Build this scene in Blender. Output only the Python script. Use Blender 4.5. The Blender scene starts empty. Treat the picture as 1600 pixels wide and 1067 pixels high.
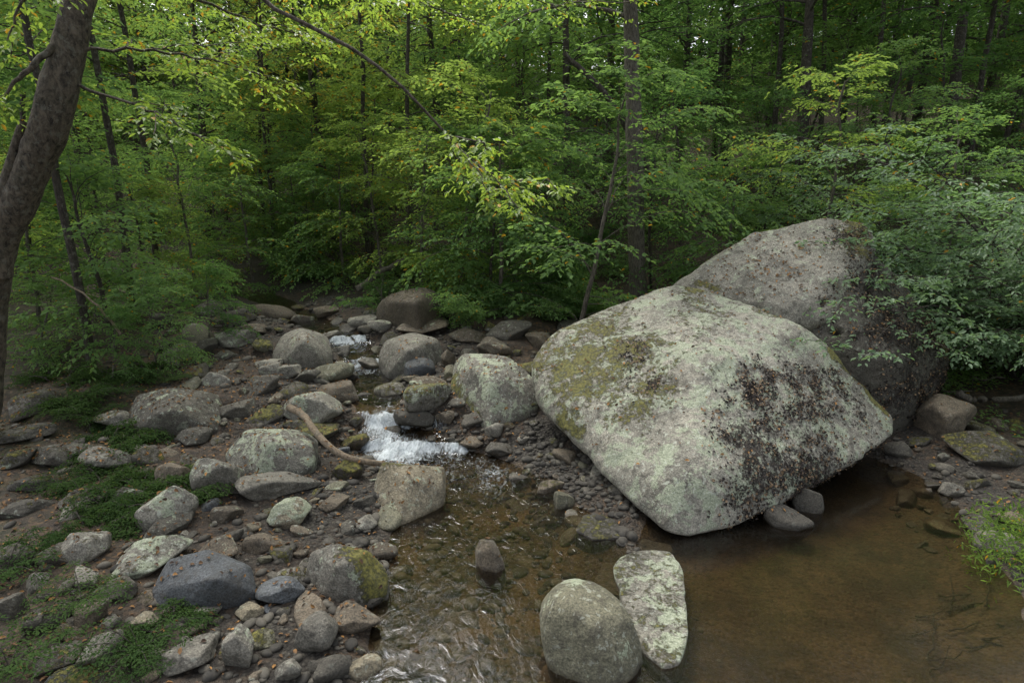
import bpy, bmesh, math, random, time
import numpy as np
from mathutils import Vector
T0=time.time()
rng=np.random.default_rng(11); random.seed(5)
sc=bpy.context.scene; COL=sc.collection
# ------------------------------------------------------------------ camera
F=950.0; PITCH=math.radians(13.8); CH=3.0
ct,st=math.cos(PITCH),math.sin(PITCH)
cam=bpy.data.cameras.new("camera"); cam.sensor_width=36; cam.lens=F/1600*36; cam.clip_end=500
co=bpy.data.objects.new("camera",cam); co.location=(0,0,CH); co.rotation_euler=(math.pi/2-PITCH,0,0)
COL.objects.link(co); sc.camera=co
def ray(u,v):
    a=(u-800)/F; b=(533.5-v)/F
    return np.array([a,ct+b*st,-st+b*ct])
def at(u,v,Y):
    d=ray(u,v); return d*(Y/d[1])+np.array([0,0,CH])
def atz(u,v,z):
    d=ray(u,v); return d*((z-CH)/d[2])+np.array([0,0,CH])
# ------------------------------------------------------------------ noise
def _h(ix,iy,iz,s):
    n=(ix*374761393+iy*668265263+iz*1440662683+s*974634777)&0xffffffff
    n=((n^(n>>13))*1274126177)&0xffffffff
    n=((n^(n>>15))*2246822519)&0xffffffff
    return ((n^(n>>16))&0xffffff)/8388607.5-1
def vnoise(p,s=0):
    i=np.floor(p).astype(np.int64); f=p-i; u=f*f*(3-2*f)
    x,y,z=i[...,0],i[...,1],i[...,2]; ux,uy,uz=u[...,0],u[...,1],u[...,2]
    r=0
    for dx in (0,1):
        wx=ux if dx else 1-ux
        for dy in (0,1):
            wy=uy if dy else 1-uy
            for dz in (0,1):
                wz=uz if dz else 1-uz
                r=r+_h(x+dx,y+dy,z+dz,s)*wx*wy*wz
    return r
def fbm(p,o=4,s=0):
    r=0;a=1.;t=0
    for k in range(o):
        r=r+a*vnoise(p*(2.03**k)+17.3*k,s+k); t+=a; a*=.5
    return r/t
def f2(x,y,sc_,o=4,s=0):
    x=np.asarray(x,float);y=np.asarray(y,float)
    return fbm(np.stack([x*sc_,y*sc_,np.zeros_like(x)+.37],-1),o,s)
def sstep(a,b,x):
    t=np.clip((x-a)/(b-a),0,1); return t*t*(3-2*t)
# ------------------------------------------------------------------ terrain
CH1=[(0.1,0.3,1.2),(0.0,3.4,.95),(-.05,4.7,1.0),(-.1,5.5,.68),(-.55,6.1,.55),(-1.15,6.5,.45),(-1.55,6.9,.36),(-1.72,7.4,.3),(-1.85,7.9,.36),(-2.1,8.8,.34),(-2.4,9.4,.3),(-2.9,10.3,.3),(-3.9,11.3,.32),(-5.2,13,.3),(-8,16,.5),(-13,19,.8)]
CH2=[(2.0,0.3,1.5),(2.1,3.2,1.35),(2.55,4.6,1.38),(3.1,5.8,1.3),(3.3,6.8,.8)]
def chan(x,y):
    x=np.asarray(x,float);y=np.asarray(y,float); best=np.full(x.shape,1e9)
    for C in (CH1,CH2):
        for (x0,y0,r0),(x1,y1,r1) in zip(C[:-1],C[1:]):
            dx,dy=x1-x0,y1-y0
            t=np.clip(((x-x0)*dx+(y-y0)*dy)/(dx*dx+dy*dy),0,1)
            d=np.hypot(x-x0-t*dx,y-y0-t*dy)-(r0+(r1-r0)*t)
            best=np.minimum(best,d)
    return best+.12*f2(x,y,1.6,3,5)
WY=[0,6.7,6.8,6.9,7.15,7.25,7.6,9.1,9.2,9.5,10.1,10.2,10.5,14,20,30,60]; WZ=[0,0,.08,.10,.14,.26,.29,.32,.42,.45,.48,.58,.61,.75,1.1,1.6,2.5]
def zw(x,y):
    x=np.asarray(x,float);y=np.asarray(y,float)
    return np.interp(y,WY,WZ)*(1-sstep(.0,1.8,x)*(1-sstep(9,15,y)))
def height(x,y):
    x=np.asarray(x,float);y=np.asarray(y,float)
    d=chan(x,y); z=zw(x,y); o=np.maximum(d,0); i=np.maximum(-d,0)
    g=z-.2*(1-np.exp(-i/.25))+.13*(1-np.exp(-o/.35))+.055*np.minimum(o,8)+.02*np.maximum(o-8,0)
    s=.5*x+.87*y-11.0
    g=g+.22*np.where(s>0,np.minimum(s,55)-1.6*(1-np.exp(-np.maximum(s,0)/1.6)),0)
    s2=-.4*x+.9*y-24
    g=g+.12*np.clip(s2,0,60)*sstep(5,-5,x)
    g=g+(.07*f2(x,y,.8,3,1)+.035*f2(x,y,3.1,3,2))*sstep(-.3,.6,d)+.012*f2(x,y,9,2,3)
    g=g+.5*f2(x,y,.12,2,9)*sstep(4,12,d)
    return g
TT=np.geomspace(2.2,120,3000)
def hit(u,v):
    d=ray(u,v); p=d[None,:]*TT[:,None]; z=CH+p[:,2]
    k=np.argmax(z<=height(p[:,0],p[:,1])); 
    return np.array([p[k,0],p[k,1],float(height(p[k,0],p[k,1]))]),TT[k]
# ------------------------------------------------------------------ mesh helpers
def mk_mesh(name,V,Fc,smooth=True,attrs=None):
    me=bpy.data.meshes.new(name); V=np.asarray(V,np.float32)
    if not isinstance(Fc,list): Fc=[Fc]
    Fc=[np.asarray(f,np.int32) for f in Fc if len(f)]
    nl=sum(f.size for f in Fc); nf=sum(len(f) for f in Fc)
    me.vertices.add(len(V)); me.vertices.foreach_set("co",V.ravel())
    me.loops.add(nl); me.loops.foreach_set("vertex_index",np.concatenate([f.ravel() for f in Fc]))
    me.polygons.add(nf)
    sizes=np.concatenate([np.full(len(f),f.shape[1],np.int32) for f in Fc])
    me.polygons.foreach_set("loop_start",np.concatenate([[0],np.cumsum(sizes)[:-1]]).astype(np.int32))
    me.polygons.foreach_set("use_smooth",np.full(nf,smooth,bool))
    me.update(calc_edges=True); me.validate()
    if attrs:
        for k,a in attrs.items():
            at_=me.attributes.new(k,'FLOAT','POINT'); at_.data.foreach_set("value",np.asarray(a,np.float32))
    return me
def mk_obj(name,me,mat=None,loc=(0,0,0),rot=(0,0,0),scale=(1,1,1),parent=None,label=None,cat=None,group=None,kind=None):
    o=bpy.data.objects.new(name,me); COL.objects.link(o)
    o.location=loc;o.rotation_euler=rot;o.scale=scale
    if mat is not None:
        if len(me.materials)==0: me.materials.append(mat)
        o.material_slots[0].link='OBJECT'; o.material_slots[0].material=mat
    if parent: o.parent=parent
    if label:o["label"]=label
    if cat:o["category"]=cat
    if group:o["group"]=group
    if kind:o["kind"]=kind
    return o
# ------------------------------------------------------------------ node helper
class NB:
    def __init__(s,name):
        s.m=bpy.data.materials.new(name); s.m.use_nodes=True; s.t=s.m.node_tree; s.t.nodes.clear()
        s.out=s.t.nodes.new("ShaderNodeOutputMaterial")
    def n(s,ty,props=None,**inp):
        nd=s.t.nodes.new(ty)
        for k,v in (props or {}).items(): setattr(nd,k,v)
        for k,v in inp.items():
            key=int(k[1:]) if k[0]=='i' and k[1:].isdigit() else k.replace('_',' ')
            s.set(nd.inputs[key],v)
        return nd
    def set(s,sock,v):
        if isinstance(v,bpy.types.NodeSocket): s.t.links.new(v,sock)
        else:
            if isinstance(v,tuple) and len(v)==3 and sock.type=='RGBA': v=(*v,1)
            sock.default_value=v
    def math(s,op,a,b=0.,c=False): return s.n("ShaderNodeMath",{'operation':op,'use_clamp':c},i0=a,i1=b).outputs[0]
    def mix(s,f,a,b,bt='MIX'): return s.n("ShaderNodeMix",{'data_type':'RGBA','blend_type':bt},i0=f,i6=a,i7=b).outputs[2]
    def noise(s,v,sc_,d=5,r=.55,dist=0.): return s.n("ShaderNodeTexNoise",None,Vector=v,Scale=sc_,Detail=d,Roughness=r,Distortion=dist).outputs[0]
    def mr(s,x,a,b,c=0.,d=1.): return s.n("ShaderNodeMapRange",{'clamp':True},i0=x,i1=a,i2=b,i3=c,i4=d).outputs[0]
    def attr(s,name,ty='GEOMETRY'): return s.n("ShaderNodeAttribute",{'attribute_type':ty,'attribute_name':name}).outputs['Fac']
    def surf(s,sh): s.t.links.new(sh,s.out.inputs[0]); return s.m
def rock_mat():
    b=NB("lichen_granite"); g=b.n("ShaderNodeNewGeometry"); P=g.outputs['Position']
    sep=b.n("ShaderNodeSeparateXYZ",None,Vector=P); nz=b.n("ShaderNodeSeparateXYZ",None,Vector=g.outputs['Normal']).outputs[2]
    oi=b.n("ShaderNodeObjectInfo").outputs['Color']
    n1=b.noise(P,1.6,6,.6); n2=b.noise(P,70,4,.7); n3=b.noise(P,14,6,.65); n4=b.noise(P,4.2,9,.76,.4)
    c=b.mix(1.,oi,b.n("ShaderNodeCombineColor",None,i0=b.mr(n1,.3,.7,.62,1.3),i1=b.mr(n1,.3,.7,.62,1.27),i2=b.mr(n1,.3,.7,.6,1.22)).outputs[0],'MULTIPLY')
    sp=b.mr(n2,.32,.68,.4,1.5); c=b.mix(1.,c,b.n("ShaderNodeCombineColor",None,i0=sp,i1=sp,i2=sp).outputs[0],'MULTIPLY')
    c=b.mix(b.mr(n3,.5,.66,0.,.6),c,(.04,.036,.028))
    c=b.mix(b.mr(b.noise(P,2.7,7,.7),.52,.68,0,.65),c,(.05,.045,.035))
    la=b.attr("lichen",'OBJECT'); lt=b.math('SUBTRACT',.70,b.math('MULTIPLY',la,.26))
    lm=b.math('MULTIPLY',b.mr(b.math('SUBTRACT',n4,lt),0.,.03),b.mr(nz,-.3,.2))
    lc=b.mix(b.mr(n2,.35,.65),(.20,.235,.145),(.42,.46,.34))
    c=b.mix(b.math('MULTIPLY',lm,.78),c,lc)
    lm2=b.mr(b.noise(P,21,3,.6),.6,.64,0.,.75); lm2=b.math('MULTIPLY',lm2,b.math('MULTIPLY',la,b.mr(nz,-.1,.4)),True)
    c=b.mix(lm2,c,(.44,.47,.39))
    ma=b.math('ADD',b.attr("moss",'OBJECT'),b.attr("mossmask"))
    mn=b.math('ADD',b.math('ADD',b.math('MULTIPLY',b.mr(b.noise(P,5.5,10,.8),.25,.75),.42),b.math('MULTIPLY',b.mr(b.noise(P,19,7,.78),.28,.72),.42)),b.math('MULTIPLY',b.mr(nz,-.2,.9),.18))
    mt=b.math('SUBTRACT',.88,b.math('MULTIPLY',ma,.34))
    mm=b.mr(b.math('SUBTRACT',mn,mt),0.,.09)
    mc=b.mix(b.mr(b.noise(P,40,3,.7),.35,.65),(.04,.042,.008),(.18,.165,.026))
    c=b.mix(b.math('MULTIPLY',mm,.9),c,mc)
    fm=b.mr(b.math('ADD',b.noise(P,19,6,.8),b.math('MULTIPLY',b.attr("flake"),.235)),.73,.77)
    c=b.mix(b.math('MULTIPLY',fm,.93),c,b.mix(b.mr(b.noise(P,33,3,.6),.5,.62),(.017,.013,.01),(.06,.042,.028)))
    cr=b.attr("crack"); c=b.mix(b.mr(cr,.3,.9,0.,.85),c,(.015,.012,.009))
    wl=b.math('SUBTRACT',sep.outputs[2],b.attr("waterline",'OBJECT'))
    wet=b.mr(b.math('ADD',wl,b.math('MULTIPLY',b.math('SUBTRACT',n1,.5),.12)),.015,.07,1.,0.)
    c=b.mix(b.math('MULTIPLY',wet,.72),c,b.mix(1.,c,(.32,.28,.2),'MULTIPLY'))
    h=b.math('ADD',b.math('MULTIPLY',n2,.3),b.math('ADD',b.math('MULTIPLY',n3,1.2),b.math('ADD',b.math('MULTIPLY',mm,.9),b.math('MULTIPLY',fm,.6))))
    bp=b.n("ShaderNodeBump",None,Strength=.9,Distance=.025,Height=h).outputs[0]
    ro=b.mr(wet,0.,1.,.86,.3)
    return b.surf(b.n("ShaderNodeBsdfPrincipled",None,Base_Color=c,Roughness=ro,Normal=bp).outputs[0])
def leaf_mat(name,ca,cb,tr,rare=(.5,.3,.03),rf=.03,trf=.45,gloss=False):
    b=NB(name); t=b.attr("tint"); r=b.n("ShaderNodeObjectInfo").outputs['Random']
    P=b.n("ShaderNodeNewGeometry").outputs['Position']
    k=b.math('ADD',b.math('MULTIPLY',t,.5),b.math('ADD',b.math('MULTIPLY',r,.3),b.mr(b.noise(P,.5,2),.3,.7,-.2,.4)))
    c=b.mix(b.mr(k,0.,1.),ca,cb); trc=b.mix(1.,b.mix(.6,c,tr),(1.6,1.6,1.3),'MULTIPLY')
    m=b.mr(t,1-rf,1-rf+.001); c=b.mix(m,c,rare); trc=b.mix(m,trc,rare)
    if gloss: p=b.n("ShaderNodeBsdfPrincipled",None,Base_Color=c,Roughness=.45,Specular_IOR_Level=.4).outputs[0]
    else: p=b.n("ShaderNodeBsdfDiffuse",None,Color=c).outputs[0]
    q=b.n("ShaderNodeBsdfTranslucent",None,Color=trc).outputs[0]
    return b.surf(b.n("ShaderNodeMixShader",None,i0=trf,i1=p,i2=q).outputs[0])
def bark_mat(name,ca,cb,mossy=.3,sc1=38,zs=.3):
    b=NB(name); g=b.n("ShaderNodeNewGeometry"); P=g.outputs['Position']
    mp=b.n("ShaderNodeMapping",None,Vector=P,Scale=(1,1,zs)).outputs[0]
    n1=b.noise(mp,sc1,7,.74,.5); n2=b.noise(P,3,4,.6)
    c=b.mix(b.mr(n1,.36,.62),ca,cb); c=b.mix(b.mr(n2,.5,.68,0.,mossy),c,(.045,.055,.02))
    c=b.mix(b.mr(b.noise(P,13,6,.75),.54,.6,0.,.65),c,(.18,.175,.14))
    bp=b.n("ShaderNodeBump",None,Strength=1.,Distance=.05,Height=n1).outputs[0]
    return b.surf(b.n("ShaderNodeBsdfPrincipled",None,Base_Color=c,Roughness=.9,Normal=bp).outputs[0])
def ground_mat():
    b=NB("forest_soil"); g=b.n("ShaderNodeNewGeometry"); P=g.outputs['Position']
    sand=b.attr("sand"); grav=b.attr("gravel"); grn=b.attr("green"); pool=b.attr("pool")
    n1=b.noise(P,1.2,6,.6); n2=b.noise(P,12,6,.7); n3=b.noise(P,60,4,.7)
    c=b.mix(b.mr(n2,.35,.65),(.015,.011,.007),(.055,.039,.025))
    v=b.n("ShaderNodeTexVoronoi",None,Vector=P,Scale=26.)
    vr=b.n("ShaderNodeSeparateColor",None,i0=v.outputs['Color'])
    lit=b.mix(vr.outputs[0],(.045,.03,.018),(.13,.08,.042))
    c=b.mix(b.mr(b.math('ADD',vr.outputs[1],b.math('MULTIPLY',n1,.5)),.8,.9,0.,.75),c,lit)
    v2=b.n("ShaderNodeTexVoronoi",None,Vector=P,Scale=33.)
    v2r=b.n("ShaderNodeSeparateColor",None,i0=v2.outputs['Color']).outputs[0]
    gc=b.mix(v2r,(.025,.022,.017),(.085,.076,.058)); gc=b.mix(b.mr(v2.outputs['Distance'],.25,.6,0.,.85),gc,(.015,.012,.009))
    c=b.mix(b.math('MULTIPLY',grav,b.mr(n1,.4,.55,.15,1.)),c,gc)
    sd=b.mix(b.mr(n2,.3,.7),(.05,.034,.018),(.10,.070,.039)); sd=b.mix(b.mr(b.noise(P,2.2,6,.68),.44,.6,0.,.8),sd,(.024,.019,.012))
    sd=b.mix(b.mr(v2r,.82,.86,0.,.5),sd,(.02,.016,.01))
    st_=b.mix(b.mr(b.noise(P,1.7,6,.65),.47,.6),b.mix(v2r,(.014,.01,.006),(.085,.062,.038)),(.115,.076,.04))
    sd=b.mix(pool,st_,sd)
    sd=b.mix(b.mr(b.noise(P,28,3,.5),.6,.66,0.,.8),sd,(.03,.02,.012))
    c=b.mix(sand,c,sd)
    gm=b.math('MULTIPLY',grn,b.mr(b.noise(P,2.2,7,.7),.42,.58))
    c=b.mix(b.math('MULTIPLY',gm,.45),c,b.mix(b.mr(n2,.3,.7),(.018,.028,.008),(.045,.06,.018)))
    h=b.math('ADD',b.math('MULTIPLY',b.math('SUBTRACT',1.,v2.outputs['Distance']),grav),b.math('ADD',n2,b.math('MULTIPLY',n3,.4)))
    bp=b.n("ShaderNodeBump",None,Strength=.8,Distance=.03,Height=h).outputs[0]
    return b.surf(b.n("ShaderNodeBsdfPrincipled",None,Base_Color=c,Roughness=.85,Normal=bp).outputs[0])
def water_mat():
    b=NB("stream_water"); g=b.n("ShaderNodeNewGeometry"); P=g.outputs['Position']
    fo=b.attr("foam"); rip=b.attr("ripple")
    mp=b.n("ShaderNodeMapping",None,Vector=P,Scale=(1.4,.7,1)).outputs[0]
    a=b.noise(mp,6,2,.5,1.3); a2=b.noise(mp,16,2,.5,1.)
    h=b.math('MULTIPLY',b.math('ADD',a,b.math('MULTIPLY',a2,.25)),rip)
    bp=b.n("ShaderNodeBump",None,Strength=1.,Distance=.06,Height=h).outputs[0]
    fr=b.n("ShaderNodeFresnel",None,IOR=1.35,Normal=bp).outputs[0]
    frf=b.math('MULTIPLY',b.math('MULTIPLY',fr,b.mr(rip,0.,.5,1.35,1.5)),b.mr(fo,.1,.6,1.,.1),True)
    tr=b.n("ShaderNodeBsdfTransparent",None,Color=(.77,.70,.55)).outputs[0]
    mu=b.n("ShaderNodeBsdfDiffuse",None,Color=(.03,.023,.014)).outputs[0]
    body=b.n("ShaderNodeMixShader",None,i0=.12,i1=tr,i2=mu).outputs[0]
    gl=b.n("ShaderNodeBsdfGlossy",None,Color=(.9,.94,1.),Roughness=.11,Normal=bp).outputs[0]
    w=b.n("ShaderNodeMixShader",None,i0=frf,i1=body,i2=gl).outputs[0]
    mp2=b.n("ShaderNodeMapping",None,Vector=P,Rotation=(0,0,.35),Scale=(2.2,1.0,1.2)).outputs[0]
    nn=b.math('ADD',b.noise(mp2,7,6,.66,1.6),b.math('MULTIPLY',b.noise(P,38,3,.6),.16))
    fn=b.math('ADD',nn,b.math('MULTIPLY',fo,.46))
    fm=b.math('MULTIPLY',b.mr(fn,.68,1.06),b.mr(fo,.03,.25))
    fc=b.mix(b.mr(b.noise(mp2,13,5,.7,1.5),.36,.62),(.28,.32,.33),(.58,.62,.64))
    fd=b.n("ShaderNodeBsdfDiffuse",None,Color=fc).outputs[0]
    return b.surf(b.n("ShaderNodeMixShader",None,i0=fm,i1=w,i2=fd).outputs[0])
def plain(name,ca,cb,scl=30,rough=.8):
    b=NB(name); P=b.n("ShaderNodeNewGeometry").outputs['Position']
    k=b.math('ADD',b.math('MULTIPLY',b.attr("tint"),.8),b.mr(b.noise(P,scl,3),.3,.7,-.2,.3))
    return b.surf(b.n("ShaderNodeBsdfPrincipled",None,Base_Color=b.mix(b.mr(k,0.,1.),ca,cb),Roughness=rough).outputs[0])
M_rock=rock_mat(); M_ground=ground_mat(); M_water=water_mat()
M_bark=bark_mat("grey_brown_bark",(.045,.038,.03),(.19,.165,.13))
M_barkd=bark_mat("dark_bark",(.022,.018,.014),(.085,.070,.054),.2)
M_barkn=bark_mat("rough_mottled_bark",(.016,.013,.009),(.17,.14,.10),.25,22,.6)
M_green=leaf_mat("beech_leaves",(.078,.145,.062),(.175,.275,.10),(.19,.31,.065),rf=.012)
M_yell=leaf_mat("yellow_green_leaves",(.115,.185,.058),(.225,.31,.09),(.29,.40,.075),rf=.03)
M_near=leaf_mat("near_bough_leaves",(.09,.16,.038),(.20,.28,.062),(.28,.39,.05),rf=.05,gloss=True)  # yellower green for the overhanging near boughs
M_gold=leaf_mat("turning_leaves",(.14,.175,.055),(.27,.27,.07),(.35,.34,.06),rf=.12)
M_blue=leaf_mat("shrub_leaves",(.08,.15,.08),(.19,.275,.15),(.17,.28,.11),rf=.005,gloss=True)
M_dark=leaf_mat("dark_green_leaves",(.055,.11,.046),(.125,.205,.074),(.13,.25,.058),rf=.008)  # darker green, mixed in among the beech leaves
M_haze=leaf_mat("haze_paled_leaves",(.12,.19,.09),(.24,.33,.14),(.28,.38,.11),rf=.01)  # air haze painted in as paler colours on distant leaves
M_low=leaf_mat("low_herb_leaves",(.026,.052,.02),(.068,.112,.036),(.08,.14,.03),rf=.0,trf=.3)
M_grass=leaf_mat("streamside_grass",(.06,.11,.028),(.14,.21,.055),(.18,.28,.05),rf=.02)
M_fall=plain("fallen_leaf_litter",(.045,.026,.015),(.36,.18,.045),20)
M_wood=bark_mat("bleached_wood",(.20,.15,.095),(.38,.30,.21),.0)
M_peb=plain("pebble_stone",(.02,.018,.014),(.125,.113,.088),14)
# ------------------------------------------------------------------ ground + water
def axis(lo,hi,step,far,n):
    mid=np.arange(lo,hi+1e-6,step); e=np.cumsum(np.geomspace(step,(far)/n*2.6,n)); 
    return mid,e
xm,e=axis(-6,6,.045,130,90); xs=np.concatenate([xm[0]-e[::-1],xm,xm[-1]+e])
ym,e=axis(1.5,13,.045,130,110); ys=np.concatenate([np.linspace(-8,1.45,40),ym,ym[-1]+e])
X,Y=np.meshgrid(xs,ys); Z=height(X,Y); D=chan(X,Y)
nx,ny=len(xs),len(ys)
idx=np.arange(nx*ny).reshape(ny,nx)
quads=np.stack([idx[:-1,:-1],idx[:-1,1:],idx[1:,1:],idx[1:,:-1]],-1).reshape(-1,4)
V=np.stack([X,Y,Z],-1).reshape(-1,3)
sand=sstep(.12,-.05,D); grav=sstep(2.4,.6,D)*sstep(30,12,Y)
green=sstep(1.6,3.5,D)*(.5+.5*sstep(3,-3,X)); pool=sstep(.5,1.1,X+.15*f2(X,Y,2,3,8))
gobj=mk_obj("ground",mk_mesh("ground",V,quads,True,{"sand":sand.ravel(),"gravel":grav.ravel(),"green":green.ravel(),"pool":pool.ravel()}),M_ground,kind="structure")
wx=np.arange(-6.5,5.5,.03); wy=np.arange(.2,14,.03)
X,Y=np.meshgrid(wx,wy); D=chan(X,Y); wob_=.18*f2(X,Y,3.5,3,61)+.25*(X+1.5)*sstep(1.2,0,np.abs(X+1.5)); Zw=zw(X,Y+wob_)
sl=np.abs(np.gradient(Zw,.03,axis=0)); sl=sstep(.15,.6,sl)*sstep(1.,-.2,X)
foam=sl*.75
foam+=.55*np.exp(-(((X+1.66)/.24)**2+((Y-7.15)/.4)**2))
foam+=.7*np.exp(-(((X+1.36)/.3)**2+((Y-6.6)/.24)**2))+.22*np.exp(-(((X+.2)/.14)**2+((Y-5.95)/.35)**2))
foam+=.5*np.exp(-(((X+2.2)/.24)**2+((Y-9.0)/.18)**2))+.45*np.exp(-(((X+2.8)/.24)**2+((Y-10.)/.18)**2))
foam+=.16*sstep(7.2,6.6,Y)*sstep(5.0,6.5,Y)*sstep(1,.2,X)
foam*=np.clip(1.05+.8*fbm(np.stack([X*6,Y*5,X*0],-1),3,77),.25,1.5)
foam*=.35+.65*sstep(.05,-.12,D)
foam=np.clip(foam,0,1.05)
rip=np.clip(sstep(1.35,.6,X)*(0.16+.3*sstep(4,6,Y)),0.02,1)
pp=np.stack([X*5,Y*3.5,X*0],-1)
Zw=Zw+.005+.008*fbm(pp,3,31)*rip+foam*(.05*fbm(pp*1.5,3,37)+.02)
idx=np.arange(X.size).reshape(X.shape)
quads=np.stack([idx[:-1,:-1],idx[:-1,1:],idx[1:,1:],idx[1:,:-1]],-1).reshape(-1,4)
keep=(D.ravel()[quads].min(1)<.2); quads=quads[keep]
used=np.unique(quads); rem=np.full(X.size,-1); rem[used]=np.arange(len(used))
V=np.stack([X,Y,Zw],-1).reshape(-1,3)[used]
water_me=mk_mesh("stream_water",V,rem[quads],True,{"foam":foam.ravel()[used],"ripple":rip.ravel()[used]})
# ------------------------------------------------------------------ rocks
_ico={}
def ico(n):
    if n not in _ico:
        bm=bmesh.new(); bmesh.ops.create_icosphere(bm,subdivisions=n,radius=1)
        v=np.array([x.co[:] for x in bm.verts]); f=np.array([[y.index for y in x.verts] for x in bm.faces]); bm.free()
        v/=np.linalg.norm(v,axis=1)[:,None]; _ico[n]=(v,f)
    return _ico[n]
def rock_shape(seed,n=5,planes=12,p=12,rough=.05,flat=0.,bound=1.3):
    r_=np.random.default_rng(seed); D,Fc=ico(n)
    N=r_.normal(size=(planes,3)); N/=np.linalg.norm(N,axis=1)[:,None]
    tl=r_.normal(0,.25,2); top=np.array([tl[0],tl[1],1.]); top/=np.linalg.norm(top)
    N=np.vstack([N,[top,[0,0,-1]]])
    d=np.concatenate([r_.uniform(.6,1.,planes),[.78-flat,.85]])
    q=np.maximum(D@N.T/d,1e-4); q=np.hstack([q,np.full((len(D),1),1/bound)]); r=(q**p).sum(1)**(-1/p)
    V=D*r[:,None]; mn,mx=V.min(0),V.max(0); V=(V-(mn+mx)/2)/((mx-mn)/2)
    dis=rough*1.3*fbm(V*1.5+seed*3.1,4,seed)+rough*.5*fbm(V*6+seed,4,seed+9)
    return V+D*dis[:,None],Fc
TONE={'grey':(.21,.20,.17),'light':(.26,.25,.21),'tan':(.25,.22,.155),'blue':(.095,.105,.115),'dark':(.10,.093,.076),'brown':(.145,.12,.087),'olive':(.18,.175,.12)}
COLN={'grey':'grey','light':'pale grey','tan':'tan grey','blue':'smooth slate-blue','dark':'dark wet','brown':'brown','olive':'olive grey'}
def props(o,tone,moss,lichen,wl,j=None):
    c=np.array(TONE[tone])*(rng.uniform(.7,1.1) if j is None else j); o.color=(*c,1)
    o["moss"]=float(moss);o["lichen"]=float(lichen);o["waterline"]=float(wl)
rocks_xy=[]
def box_rock(u0,v0,u1,v1,tone='grey',moss=.2,lichen=.5,seed=None,p=22,planes=13,depth=.42,k=.5,label=None,flat=0,yaw=None,sub=5,rough=.05,bound=1.3):
    seed=seed or len(rocks_xy)*7+3
    uc,vc=(u0+u1)/2,(v0+v1)/2; d=ray(uc,vc); t=TT; P=d[None,:]*t[:,None]; P[:,2]+=CH
    W=(u1-u0)/F*t; Hh=(v1-v0)/F*t/2; b=depth*W; ph=math.atan2(-d[2],d[1])
    b=np.minimum(b,.8*Hh/math.sin(max(ph,.05)))
    c=np.sqrt(np.maximum(Hh**2-(b*math.sin(ph))**2,(.12*W)**2))/math.cos(ph)
    srf=np.maximum(height(P[:,0],P[:,1]),zw(P[:,0],P[:,1])-.06)
    if k<0: srf=height(P[:,0],P[:,1])
    i=int(np.argmax(P[:,2]<=srf+k*c))
    a_,b_,c_=W[i]/2,b[i],c[i]; V,Fc=rock_shape(seed,sub,planes,p,rough,flat,bound)
    yaw=rng.uniform(-.3,.3) if yaw is None else yaw
    V=V*np.array([a_,b_,c_])*1.02
    az=math.atan2(-P[i,0],P[i,1])
    me=mk_mesh("boulder",V,Fc)
    big=a_>.28
    if label is None:
        ex=("moss-covered " if moss>.6 else "lichen-spotted " if lichen>.6 else "weathered ")
        wetp=float(chan(P[i,0],P[i,1]))<0
        label=f"{ex}{COLN[tone]} {'boulder' if big else 'stone'} "+("standing in the stream water" if wetp else "on the gravel bank of the stream")
    o=mk_obj("boulder" if big else "stone",me,M_rock,P[i],(rng.uniform(-.06,.06),rng.uniform(-.06,.06),az+yaw*.5),label=label,cat="rock")
    props(o,tone,moss,lichen,float(zw(P[i,0],P[i,1]))+(0 if chan(P[i,0],P[i,1])<.1 else -9))
    rocks_xy.append((P[i,0],P[i,1],a_)); return o
def hull_rock(name,pts,p,rough,n,label,tone,moss,lichen,masks=None,seed=3,j=1.,wl=-.03,fine=.010,crack=None):
    pts=np.array(pts); bm=bmesh.new()
    for q in pts: bm.verts.new(q)
    bmesh.ops.convex_hull(bm,input=bm.verts[:]); 
    bm.normal_update(); cen=np.mean(pts,0); cen=(pts.min(0)+pts.max(0))/2*.5+cen*.5
    pl=[]
    for f in bm.faces:
        nn=np.array(f.normal[:]); a=f.calc_area()
        if a<1e-4: continue
        dd=float((np.array(f.verts[0].co[:])-cen)@nn)
        if dd<0: nn=-nn; dd=-dd
        for q in pl:
            if q[0]@nn>.985: break
        else: pl.append((nn,max(dd,.02)))
    bm.free()
    Nn=np.array([q[0] for q in pl]); dd=np.array([q[1] for q in pl])
    D,Fc=ico(n); q=np.maximum(D@Nn.T/dd,1e-4); mxq=q.max(1); r=1/mxq*((q/mxq[:,None])**p).sum(1)**(-1/p)*1.015
    V=D*r[:,None]
    dis=rough*fbm(V*.9,4,seed)+rough*.5*fbm(V*3.2,4,seed+3)+fine*fbm(V*14,3,seed+5)
    V=V+D*dis[:,None]
    at_={k:f(V+cen) for k,f in (masks or {}).items()}
    if crack is not None:      # weathered joints cut into the surface
        cr=crack(V+cen); V=V-D*(cr*.10)[:,None]; at_["crack"]=cr
    me=mk_mesh(name,V,Fc,True,at_); o=mk_obj(name,me,M_rock,cen,label=label,cat="boulder")
    props(o,tone,moss,lichen,wl,j); return o,V,at_
def seg_mask(segs,var=.35,wv=0.):
    def f(W):
        r=np.zeros(len(W)); nz_=fbm(W*2.2,4,19); W2=W+wv*np.stack([fbm(W*2.,3,23),fbm(W*2.,3,29),fbm(W*2.,3,31)],-1) if wv else W
        for a,b,rad,am in segs:
            a=np.array(a);b=np.array(b);ab=b-a; t=np.clip(((W2-a)@ab)/max(ab@ab,1e-6),0,1)
            d=np.linalg.norm(W2-a-t[:,None]*ab,axis=1); r=np.maximum(r,am*np.exp(-(d/rad)**2))
        return r*(1+var*2*nz_)
    return f
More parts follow.
